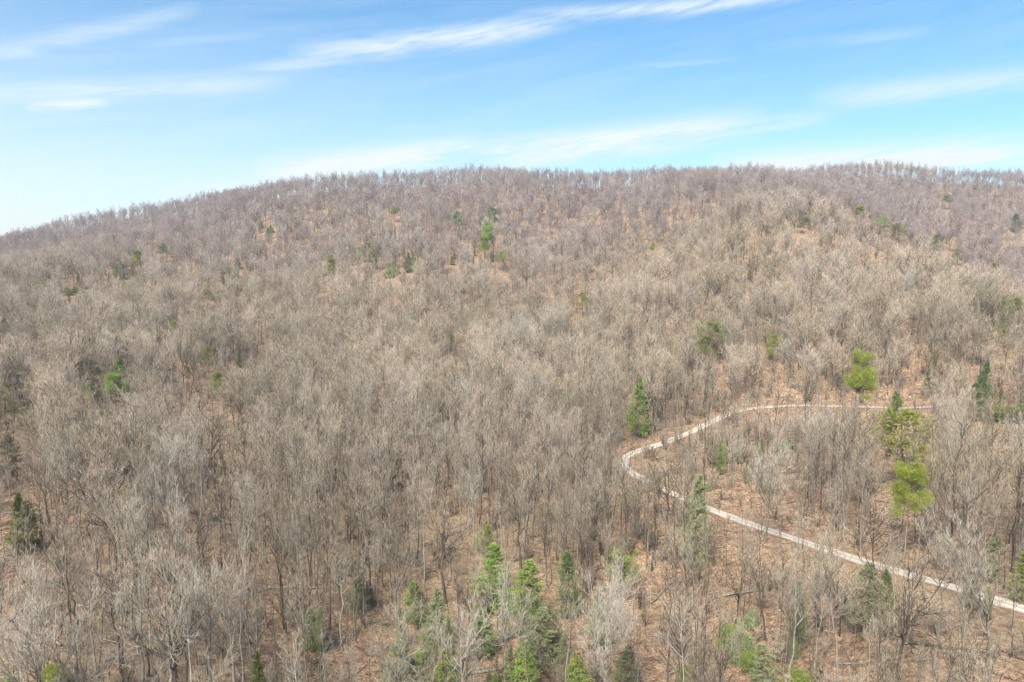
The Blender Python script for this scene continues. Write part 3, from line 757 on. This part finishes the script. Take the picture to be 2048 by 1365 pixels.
# ------------------------------------------------------------------ bare trees placed by eye, then the rest
# u, top v, height m, style, seed, tone, words
HAND = [
 (290, 1075, 21, 'oak', 31, 'pale', 'broad pale oak with heavy limbs, largest tree at lower left'),
 (335, 1090, 20, 'fork', 42, 'plain', 'grey forked tree just right of the broad pale lower left oak'),
 (50, 1145, 17, 'fan', 51, 'pale', 'pale silvery fan shaped tree near the bottom left corner'),
 (150, 1200, 14, 'oak', 33, 'pale', 'low pale crooked oak above the bottom left corner'),
 (1000, 1085, 19, 'oak', 34, 'pale', 'big pale crooked oak before the dark evergreens at bottom centre'),
 (935, 1180, 17, 'fork', 41, 'pale', 'pale forked tree left of the big pale oak'),
 (1215, 1150, 17, 'fan', 52, 'pale', 'pale fan shaped tree with silvery spreading twigs, bottom centre right'),
 (1130, 1160, 18, 'slim', 22, 'plain', 'slender grey tree between the big oak and the fan shaped tree'),
 (795, 1160, 19, 'oak', 33, 'pale', 'pale spreading oak in front of the half hidden green hemlock'),
 (800, 1010, 20, 'fork', 43, 'plain', 'tall grey oak left of the bare leafy clearing at centre'),
 (888, 950, 20, 'oak', 33, 'dark', 'dark twin stemmed oak standing in the brown clearing at centre'),
 (1045, 915, 19, 'oak', 31, 'dark', 'dark crooked oak right of the brown clearing at centre'),
 (850, 790, 20, 'oak', 32, 'pale', 'pale spreading oak halfway up the middle of the picture'),
 (1820, 1045, 19, 'oak', 32, 'dark', 'dark forked oak reaching over the lower road at right'),
 (2022, 1000, 21, 'fork', 44, 'pale', 'tall pale leaning tree by the right edge over the road'),
 (1690, 1020, 21, 'upright', 12, 'plain', 'tall grey tree standing over the middle of the lower road'),
 (1540, 880, 17, 'fan', 51, 'pale', 'pale fan shaped tree inside the loop of the road bend'),
 (1475, 860, 12, 'fork', 41, 'pale', 'small pale forked tree right of the road bend thicket'),
 (485, 910, 18, 'oak', 33, 'pale', 'pale spreading oak on the left, above the brown gap'),
 (365, 850, 18, 'fan', 52, 'pale', 'pale fan shaped tree among dark oaks on the left'),
 (160, 840, 20, 'oak', 32, 'plain', 'broad grey oak uphill of the left edge pine'),
 (420, 790, 20, 'oak', 31, 'dark', 'dark many limbed oak below the flat topped pine'),
 (1500, 430, 20, 'oak', 33, 'plain', 'brownish broad oak on the crest of the spur'),
]
SNAGS = [(522, 634, 12, 'dark dead snag with a crooked top on the left slope'),
         (1828, 608, 16, 'dark dead snag with broken limbs on the right slope'),
         (1312, 1010, 11, 'dead dark stub beside the lower road near the bend')]
rnd = random.Random(12)
near_trees = []
for u, vt, H, st, sd_, tone, label in HAND:
    r = cast(u, vt, H)
    x, y, z, D = r
    near_trees.append((x, y, z, D, st, sd_, tone, H / 20.0, label)); TREES_AT.append((x, y, 2.5))
    _, pb = project(x, y, z + H * .25); EVBOX.append((u, 3.0 * FPX / D, vt, float(pb), D, .6))
for u, vt, H, label in SNAGS:
    x, y, z, D = cast(u, vt, H)
    put_tree('dead_snag', x, y, z - .1, rnd.uniform(0, 6), H / 14, [('trunk', SNAG)], label, 'dead tree'); TREES_AT.append((x, y, 2))
    _, pb = project(x, y, z); EVBOX.append((u, 12, vt, float(pb), D, .95))

PATCHES = [(880, 470, 150, 50, 46), (790, 510, 110, 40, 30), (960, 500, 50, 40, 18), (250, 535, 80, 30, 24), (160, 580, 60, 25, 12), (540, 460, 60, 25, 16), (460, 530, 120, 40, 14), (330, 560, 120, 60, 16),
           (90, 760, 90, 60, 14), (210, 760, 50, 40, 8), (1850, 480, 100, 50, 12), (2000, 410, 60, 40, 10), (1880, 400, 90, 30, 10), (1600, 390, 90, 18, 12), (1960, 640, 80, 60, 12), (1900, 760, 90, 50, 10),
           (1500, 890, 90, 30, 8), (980, 1230, 150, 80, 12), (830, 1230, 90, 80, 5), (1150, 1230, 60, 60, 4), (1500, 1240, 90, 70, 3), (1700, 1180, 100, 60, 2), (1960, 1120, 70, 60, 3), (680, 540, 60, 40, 10), (1060, 1320, 140, 40, 5), (1350, 1290, 80, 50, 2)]
def scatter():
    rng = np.random.default_rng(8); pts = []
    for D0, D1, sp in [(50, 110, 3.0), (110, 180, 3.2), (180, 300, 4.2), (300, 520, 5.3), (520, 1150, 6.4)]:
        xs = np.arange(-D1 * .82, D1 * .82, sp); ys = np.arange(20, D1 + sp, sp * .92)
        X, Y = np.meshgrid(xs, ys); X = X + (np.arange(len(ys)) % 2)[:, None] * sp / 2
        X = X + rng.uniform(-.42, .42, X.shape) * sp; Y = Y + rng.uniform(-.42, .42, Y.shape) * sp
        D = np.hypot(X, Y); az = np.degrees(np.arctan2(X, Y))
        m = (D >= D0) & (D < D1) & (np.abs(az) < 41)
        pts.append(np.stack([X[m], Y[m]], -1))
    P = np.concatenate(pts); D = np.hypot(P[:, 0], P[:, 1]); Z = hgt(P[:, 0], P[:, 1])
    keep = np.ones(len(P), bool)
    nr = D < 330; rd = np.full(len(P), 99.0); rd[nr] = road_dist(P[nr, 0], P[nr, 1])
    keep &= rd > 3.4
    for x, y, r in TREES_AT: keep &= np.hypot(P[:, 0] - x, P[:, 1] - y) > r + 1.2
    U, V = project(P[:, 0], P[:, 1], Z)
    # thin the wood where the photograph shows open leaf litter or the road
    pr = np.full(len(P), 1.0)
    def blob(u, v, ru, rv, a):
        g = np.exp(-(((U - u) / ru) ** 2 + ((V - v) / rv) ** 2)); return 1 - a * g
    pr *= blob(900, 1130, 120, 45, .6) * blob(1560, 1230, 330, 120, .25) * blob(430, 1010, 40, 35, .6) * blob(1560, 620, 60, 30, .4)
    for pu_, pv_, pru, prv, pn in PATCHES:
        if pv_ < 1000: pr *= blob(pu_, pv_, pru, prv, .12)
    # trees on the camera's side of the road: keep the road in sight
    for j in range(0, len(ROAD), 4):
        rx, ry = ROAD[j]; rD = math.hypot(rx, ry); ux, uy = rx / rD, ry / rD
        along = rD - (P[:, 0] * ux + P[:, 1] * uy); side = np.abs(P[:, 0] * uy - P[:, 1] * ux)
        m = (along > 0) & (along < 26) & (side < 4); pr[m] = np.minimum(pr[m], .6)
    keep &= rng.uniform(size=len(P)) < pr
    UT, VT = project(P[:, 0], P[:, 1], Z + 17.5); cw = 3.6 * FPX / np.maximum(D, 10)
    for u, hw, vt, vb, De, pe in EVBOX:
        m = (D < De) & (np.abs(U - u) < hw + cw * .75) & (VT < vb - (vb - vt) * .15) & (V > vt)
        keep &= ~(m & (rng.uniform(size=len(P)) < pe))
    hs = np.ones(len(P)); RU, RV = project(ROAD[:, 0], ROAD[:, 1], ZR); RD = np.hypot(ROAD[:, 0], ROAD[:, 1]); tip = int(np.argmin(RU))
    for br, pw in ((slice(0, tip + 1), .66), (slice(tip, len(ROAD)), .9)):
        o_ = np.argsort(RU[br]); ru, rv, rd_ = RU[br][o_], RV[br][o_], RD[br][o_]
        vr = np.interp(U, ru, rv, left=-1, right=-1); dr = np.interp(U, ru, rd_)
        m = (vr > 0) & (U < 1845) & (D < dr) & (VT < vr + 4) & (rng.uniform(size=len(P)) < pw)
        need = (V - vr - 8) / np.maximum(V - VT, 1) * 17.5 / 20.0
        hs = np.where(m, np.minimum(hs, np.maximum(need, 0)), hs)
    keep &= hs > .28
    # the skyline: open, see-through rows of trees along the crest, nothing crowding behind it
    az = np.degrees(np.arctan2(P[:, 0], P[:, 1])); ag = np.arange(-42, 42.1, .5); Ds = np.arange(300, 1150, 6.0)
    cx = np.sin(np.radians(ag))[:, None] * Ds; cy = np.cos(np.radians(ag))[:, None] * Ds
    crest = Ds[(hgt(cx, cy) / Ds).argmax(1)]; cr = np.interp(az, ag, crest)
    keep &= D < cr + 30
    global CRD
    CRD = lambda x, y: np.interp(np.degrees(np.arctan2(x, y)), ag, crest)
    on = (D > cr - 16); keep &= ~(on & (rng.uniform(size=len(P)) < np.interp(U, [0, 400, 480, 1300, 1400, 1700, 1800, 2048], [.2, .3, .42, .35, .45, .35, .1, .05])))
    global HSC
    HSC = hs[keep]
    P, Z, D, U, V = P[keep], Z[keep], D[keep], U[keep], V[keep]
    # hide-test: drop trees whose tops are far behind a crest
    ok = np.ones(len(P), bool)
    for s in np.linspace(.25, .97, 30):
        ok &= (Z + 24) * s > hgt(P[:, 0] * s, P[:, 1] * s) - 1
    ok |= D < 200
    P, Z, D, U, V = P[ok], Z[ok], D[ok], U[ok], V[ok]; HSC = HSC[ok]
    return P, Z, D, U, V, rng
P, Z, D, U, V, rng = scatter()
print('trees', len(P))
stand = np.sin(P[:, 0] * .02 + 1.7 * np.sin(P[:, 1] * .011)) + np.sin(P[:, 1] * .027 + P[:, 0] * .01)
kinds_main = ['upright', 'slim', 'oak', 'fork', 'fan']
def pick_kind(i):
    s = stand[i]; r = rng.uniform()
    w = np.array([.26, .24, .18, .22, .10]) if D[i] > 170 else np.array([.33, .52, .035, .09, .025]) + (np.array([-.18, -.2, .42, .0, -.04]) if s > .5 and D[i] > 130 else 0)
    return kinds_main[int(rng.choice(5, p=np.maximum(w, .01) / np.maximum(w, .01).sum()))]
NKEEP = 300 - len(near_trees)
inview = (U > -60) & (U < 2108) & (V < 1365 + 330)
order = np.argsort(np.where(inview, D, 1e9)); near_idx = order[:NKEEP]; nearset = np.zeros(len(P), bool); nearset[near_idx] = True
for i in near_idx:
    st = pick_kind(i); sds = [s for k, s in STYLES if k == st]; sd_ = int(rng.choice(sds))
    tone = 'plain' if st == 'slim' else rng.choice(['plain', 'plain', 'plain', 'plain', 'pale', 'dark'])
    near_trees.append((P[i, 0], P[i, 1], Z[i], D[i], st, sd_, str(tone), float(min(np.clip(rng.normal(.80, .15), .45, 1.15), HSC[i])), None))

# labels from look and place
LOOK = dict(upright='tall straight', slim='slender', oak='broad crooked', fork='forked', fan='fan shaped')
TONE = dict(plain='grey-brown', pale='pale grey', dark='dark')
SHORT = [((x, y), l) for (x, y, l) in [(a, b, None) for a, b in []]]
MARKS = [((1280, 866), 'hairpin bend pine'), ((42, 1100), 'dark left edge pine'), ((1388, 1118), 'slender roadside hemlock'),
         ((1240, 1146), 'small yellow-green pine'), ((968, 1190), 'pale green pine top'), ((1160, 1365), 'light green bottom edge pine'),
         ((514, 1365), 'pointed bottom edge pine'), ((290, 1350), 'broad pale oak'), ((1010, 1330), 'big pale oak'),
         ((1230, 1350), 'pale fan tree'), ((888, 1110), 'dark twin stemmed oak'), ((1045, 1060), 'dark crooked oak'),
         ((1820, 1240), 'dark forked roadside oak'), ((2020, 1300), 'pale right edge tree'), ((1735, 1250), 'broad roadside hemlock'),
         ((1818, 1080), 'round crowned roadside pine'), ((1530, 1365), 'bottom right hemlock'), ((60, 1330), 'silvery corner tree'),
         ((485, 1010), 'brown gap at left'), ((700, 1200), 'dull left-centre hemlock'), ((1245, 925), 'tip of the hairpin bend'),
         ((1600, 1085), 'middle of the lower road'), ((800, 1150), 'tall grey clearing oak'), ((630, 1290), 'thin hemlock')]
def side_words(du, dv):
    a = math.degrees(math.atan2(-dv, du)) % 360
    return ['right of', 'above right of', 'above', 'above left of', 'left of', 'below left of', 'below', 'below right of'][int((a + 22.5) // 45) % 8]
def shorten(t):
    return t if len(t.split()) <= 16 else t.replace('large ', '').replace('small ', '', 1).replace('bare tree', 'tree')
ORD = ['', 'second ', 'third ', 'fourth ', 'fifth ', 'sixth ', 'seventh ', 'eighth ', 'ninth ', 'tenth ', 'eleventh ', 'twelfth ']
cnt = {}
todo = []
for k, t in enumerate(near_trees):
    if t[8]: continue
    u, v = project(t[0], t[1], t[2]); u, v = float(u), float(v)
    m = min(MARKS, key=lambda q: math.hypot(q[0][0] - u, (q[0][1] - v) * 1.2)); dist = math.hypot(m[0][0] - u, m[0][1] - v)
    size = 'small ' if t[7] < .75 else ('large ' if t[7] > 1.0 else '')
    todo.append((dist, k, size + TONE[t[6]] + ' ' + LOOK[t[4]], side_words(u - m[0][0], v - m[0][1]), m[1]))
todo.sort(); labels = {}
for dist, k, look, side, mark in todo:
    key = (look, side, mark); c = cnt.get(key, 0); cnt[key] = c + 1
    labels[k] = shorten('%s%s bare tree %s the %s' % (ORD[c] if c < 12 else 'farther ', look, side, mark))
for k, (x, y, z, Dd, st, sd_, tone, sc, label) in enumerate(near_trees):
    me = (OPEN if Dd < 170 and st != 'fan' else PROTO).get((st, sd_, tone)) or PROTO[(st, sd_, 'plain')]
    put_tree('bare_tree', x, y, z - .1, rnd.uniform(0, 6.283), sc, [('trunk', me[0]), ('crown', me[1])], label or labels[k], 'bare tree',
             'leafless trees of the near woods', (rnd.gauss(0, .05), rnd.gauss(0, .05)))

# ------------------------------------------------------------------ the rest of the wood as one mass
def gn_scatter(name, pos, idx, yaw, scl, tilt, coll, label):
    me = bpy.data.meshes.new(name); me.vertices.add(len(pos)); me.vertices.foreach_set('co', np.asarray(pos, np.float32).ravel())
    a = me.attributes.new('kind_index', 'INT', 'POINT'); a.data.foreach_set('value', np.asarray(idx, np.int32))
    a = me.attributes.new('turn', 'FLOAT_VECTOR', 'POINT'); a.data.foreach_set('vector', np.stack([tilt[:, 0], tilt[:, 1], yaw], -1).astype(np.float32).ravel())
    a = me.attributes.new('size', 'FLOAT', 'POINT'); a.data.foreach_set('value', np.asarray(scl, np.float32))
    o = bpy.data.objects.new(name, me); COL.objects.link(o)
    g = bpy.data.node_groups.new(name, 'GeometryNodeTree'); g.is_modifier = True
    g.interface.new_socket('Geometry', in_out='INPUT', socket_type='NodeSocketGeometry')
    g.interface.new_socket('Geometry', in_out='OUTPUT', socket_type='NodeSocketGeometry')
    i = g.nodes.new('NodeGroupInput'); out = g.nodes.new('NodeGroupOutput'); ip = g.nodes.new('GeometryNodeInstanceOnPoints')
    ci = g.nodes.new('GeometryNodeCollectionInfo'); ci.inputs['Collection'].default_value = coll
    ci.inputs['Separate Children'].default_value = True; ci.inputs['Reset Children'].default_value = True
    def attr(nm, ty):
        n = g.nodes.new('GeometryNodeInputNamedAttribute'); n.data_type = ty; n.inputs['Name'].default_value = nm; return n.outputs[0]
    er = g.nodes.new('FunctionNodeEulerToRotation')
    L = g.links.new; L(i.outputs[0], ip.inputs['Points']); L(ci.outputs[0], ip.inputs['Instance']); ip.inputs['Pick Instance'].default_value = True
    L(attr('kind_index', 'INT'), ip.inputs['Instance Index']); L(attr('turn', 'FLOAT_VECTOR'), er.inputs[0]); L(er.outputs[0], ip.inputs['Rotation'])
    L(attr('size', 'FLOAT'), ip.inputs['Scale']); L(ip.outputs[0], out.inputs[0])
    md = o.modifiers.new('trees', 'NODES'); md.node_group = g
    tag(o, label, 'forest', None, 'stuff'); return o
far = np.nonzero(~nearset)[0]
pos, idx, scl = [], [], []
byk = {}
for j, key in enumerate(FOREST_KINDS): byk.setdefault((key[0], key[2]), []).append(j)
for i in far:
    st = pick_kind(i)
    tone = 'plain'; r = rng.uniform()
    if (st, 'pale') in byk and r < .07: tone = 'pale'
    elif (st, 'dark') in byk and r > .8: tone = 'dark'
    if D[i] < 520 and tone == 'plain' and rng.uniform() < np.interp(D[i], [130, 220, 520], [1, .6, .25]): tone = 'open'
    if D[i] > CRD(P[i, 0], P[i, 1]) - 35: st, tone = str(rng.choice(['slim', 'upright', 'fork'])), 'open'
    idx.append(int(rng.choice(byk[(st, tone)]))); pos.append((P[i, 0], P[i, 1], Z[i] - .2)); scl.append(min(np.clip(rng.normal(.78 if tone != 'open' or D[i] < 520 else 1.02, .17), .38, 1.2), HSC[i]))
# young growth and brush under the trees
nb = 9000; r_ = np.sqrt(rng.uniform(45 ** 2, 330 ** 2, nb)); a_ = np.radians(rng.uniform(-41, 41, nb)); bx, by = np.sin(a_) * r_, np.cos(a_) * r_
kk = np.ones(nb, bool); m = r_ < 330; kk[m] = road_dist(bx[m], by[m]) > 3.2; bx, by = bx[kk], by[kk]
bz = hgt(bx, by)
for x, y, z in zip(bx, by, bz):
    pos.append((x, y, z - .1))
    if rng.uniform() < .4: idx.append(int(rng.choice(byk[('brush', 'plain')]))); scl.append(rng.uniform(.3, .9))
    else: idx.append(int(rng.choice(byk[('slim', 'open')]))); scl.append(rng.uniform(.2, .55))
n = len(pos); print('forest instances', n)
gn_scatter('bare_woods', pos, idx, rng.uniform(0, 6.283, n), scl, rng.normal(0, .05, (n, 2)), PROTO_COL,
           'dense leafless grey-brown woods covering the hillsides to the skyline')

# evergreen undergrowth: laurel and hemlock saplings in patches nobody could count
GREEN_COL = bpy.data.collections.new('undergrowth_sources')
for st, tone, v_ in (('loose', 'hazy', 0), ('loose', 'hazy', 1), ('clump', 'hazy', 0), ('clump', 'green', 1), ('loose', 'green', 2), ('loose', 'hazy', 2)):
    a, b_ = ever_mesh(st, tone, v_); o = bpy.data.objects.new('green_%02d' % len(GREEN_COL.objects), merged(a, b_, 'undergrowth')); GREEN_COL.objects.link(o)
gp, gi, gs_ = [], [], []
for u, v, ru, rv, n_ in PATCHES:
    for _ in range(n_):
        uu, vv = rng.normal(u, ru * .6), rng.normal(v, rv * .6)
        r = cast(uu, vv, 6.0)
        if r is None or (r[3] < 330 and road_dist(np.array([r[0]]), np.array([r[1]]))[0] < 3.4): continue
        k_ = int(rng.choice([0, 1, 4, 5] if r[3] > 230 else [0, 1, 2, 3, 4])); gp.append((r[0], r[1], r[2] - .1)); gi.append(k_)
        gs_.append({2: rng.uniform(.3, .7), 3: rng.uniform(.3, .7)}.get(k_, rng.uniform(.22, .55) * (1.25 if r[3] > 230 else 1)))
n = len(gp)
gn_scatter('evergreen_undergrowth', gp, gi, rng.uniform(0, 6.283, n), gs_, rng.normal(0, .05, (n, 2)), GREEN_COL,
           'scattered dull green laurel and hemlock undergrowth beneath the bare trees')['category'] = 'undergrowth'

# ------------------------------------------------------------------ fallen logs
def make_log(seed):
    r = np.random.default_rng(seed); b = Buf(); K = 8; z = np.linspace(0, 1, K)
    P_ = np.zeros((1, K, 3)); P_[0, :, 0] = (z - .5) * 9; P_[0, :, 1] = np.cumsum(r.normal(0, .09, K)); P_[0, :, 2] = .16 + .05 * np.sin(z * 5)
    b.tubes(P_, (.19 * (1 - .6 * z) + .02)[None], 7)
    br, *_ = sprout(P_, r, 7, .35, .98, 45, .22, 4, .25, .2, .3); b.tubes(br, np.linspace(.06, .015, 4)[None].repeat(len(br), 0), 4)
    return b.mesh('fallen_log', [PALE if seed % 2 else BARK], True)
LOGS = [make_log(k_) for k_ in (1, 2, 3, 4)]
for k_, (u, v, yaw, label) in enumerate([
        (985, 1345, .3, 'pale fallen limb on brown leaves at the foot of the big pale oak'),
        (830, 1130, -.5, 'fallen log lying in the brown clearing left of the dark twin oak'),
        (1330, 1180, .9, 'fallen log on open leaves left of the lower road'),
        (1480, 1190, -.2, 'weathered log on the leaves just below the lower road'),
        (1650, 1240, .6, 'long fallen log near the broad roadside hemlock'),
        (1900, 1300, -.7, 'dark fallen log in the bottom right corner'),
        (600, 1180, .4, 'fallen log between slim trunks left of bottom centre'),
        (420, 1040, -.3, 'fallen log in the brown gap on the left'),
        (1640, 870, .2, 'grey log inside the loop of the road'),
        (1120, 490, .15, 'pale fallen trunk high on the central slope'),
        (1560, 640, -.4, 'fallen log on the open ground of the spur')]):
    r = cast(u, v)
    x, y, z, Dd = r; e_ = .8
    sl = [float(hgt(x + math.cos(yaw) * e_ * q * 4, y + math.sin(yaw) * e_ * q * 4)) for q in (-1, 1)]
    o = bpy.data.objects.new('fallen_log', LOGS[k_ % 4]); COL.objects.link(o); o.location = (x, y, (sl[0] + sl[1]) / 2)
    o.rotation_euler = (0, -math.atan2(sl[1] - sl[0], 8 * e_), yaw); s_ = 1.0 if Dd < 250 else 1.5; o.scale = (s_, s_, s_)
    tag(o, label, 'fallen log', 'fallen logs on the forest floor')

# dead branches and sticks strewn over the leaf litter
STICK_COL = bpy.data.collections.new('stick_sources')
for k_, me in enumerate(LOGS):
    o = bpy.data.objects.new('stick_%d' % k_, me); STICK_COL.objects.link(o)
n = 3200; r_ = np.sqrt(rng.uniform(50 ** 2, 230 ** 2, n)); a_ = np.radians(rng.uniform(-40, 40, n)); sx, sy = np.sin(a_) * r_, np.cos(a_) * r_
kk = road_dist(sx, sy) > 2.6; sx, sy = sx[kk], sy[kk]; n = len(sx)
gn_scatter('dead_branches', np.stack([sx, sy, hgt(sx, sy) + .02], -1), rng.integers(0, 4, n), rng.uniform(0, 6.283, n), rng.uniform(.12, .5, n), rng.normal(0, .06, (n, 2)), STICK_COL,
           'dead branches and sticks strewn over the brown leaf litter')['category'] = 'dead branches'

# ------------------------------------------------------------------ the air between here and the far hills
def build_haze():
    zt = float(HZ.max()) + 26; zb = -70.0
    X0, X1, Y0, Y1 = -3500, 3500, -1600, 4100
    v = [(x, y, z) for z in (zb, zt) for y in (Y0, Y1) for x in (X0, X1)]
    f = np.array([(0, 2, 3, 1), (4, 5, 7, 6), (0, 1, 5, 4), (2, 6, 7, 3), (0, 4, 6, 2), (1, 3, 7, 5)])
    m = bpy.data.materials.new('haze'); m.use_nodes = True; nt = m.node_tree; nt.nodes.clear()
    out = nt.nodes.new('ShaderNodeOutputMaterial'); pv = nt.nodes.new('ShaderNodeVolumePrincipled')
    pv.inputs['Color'].default_value = (.90, .92, 1.0, 1); pv.inputs['Density'].default_value = 0.00023; pv.inputs['Anisotropy'].default_value = 0.3
    nt.links.new(pv.outputs[0], out.inputs['Volume'])
    o = bpy.data.objects.new('haze', np_mesh('haze', v, [f], [m])); COL.objects.link(o)
    tag(o, 'thin bluish air between the camera and the far hills', 'haze', None, 'stuff')
build_haze()
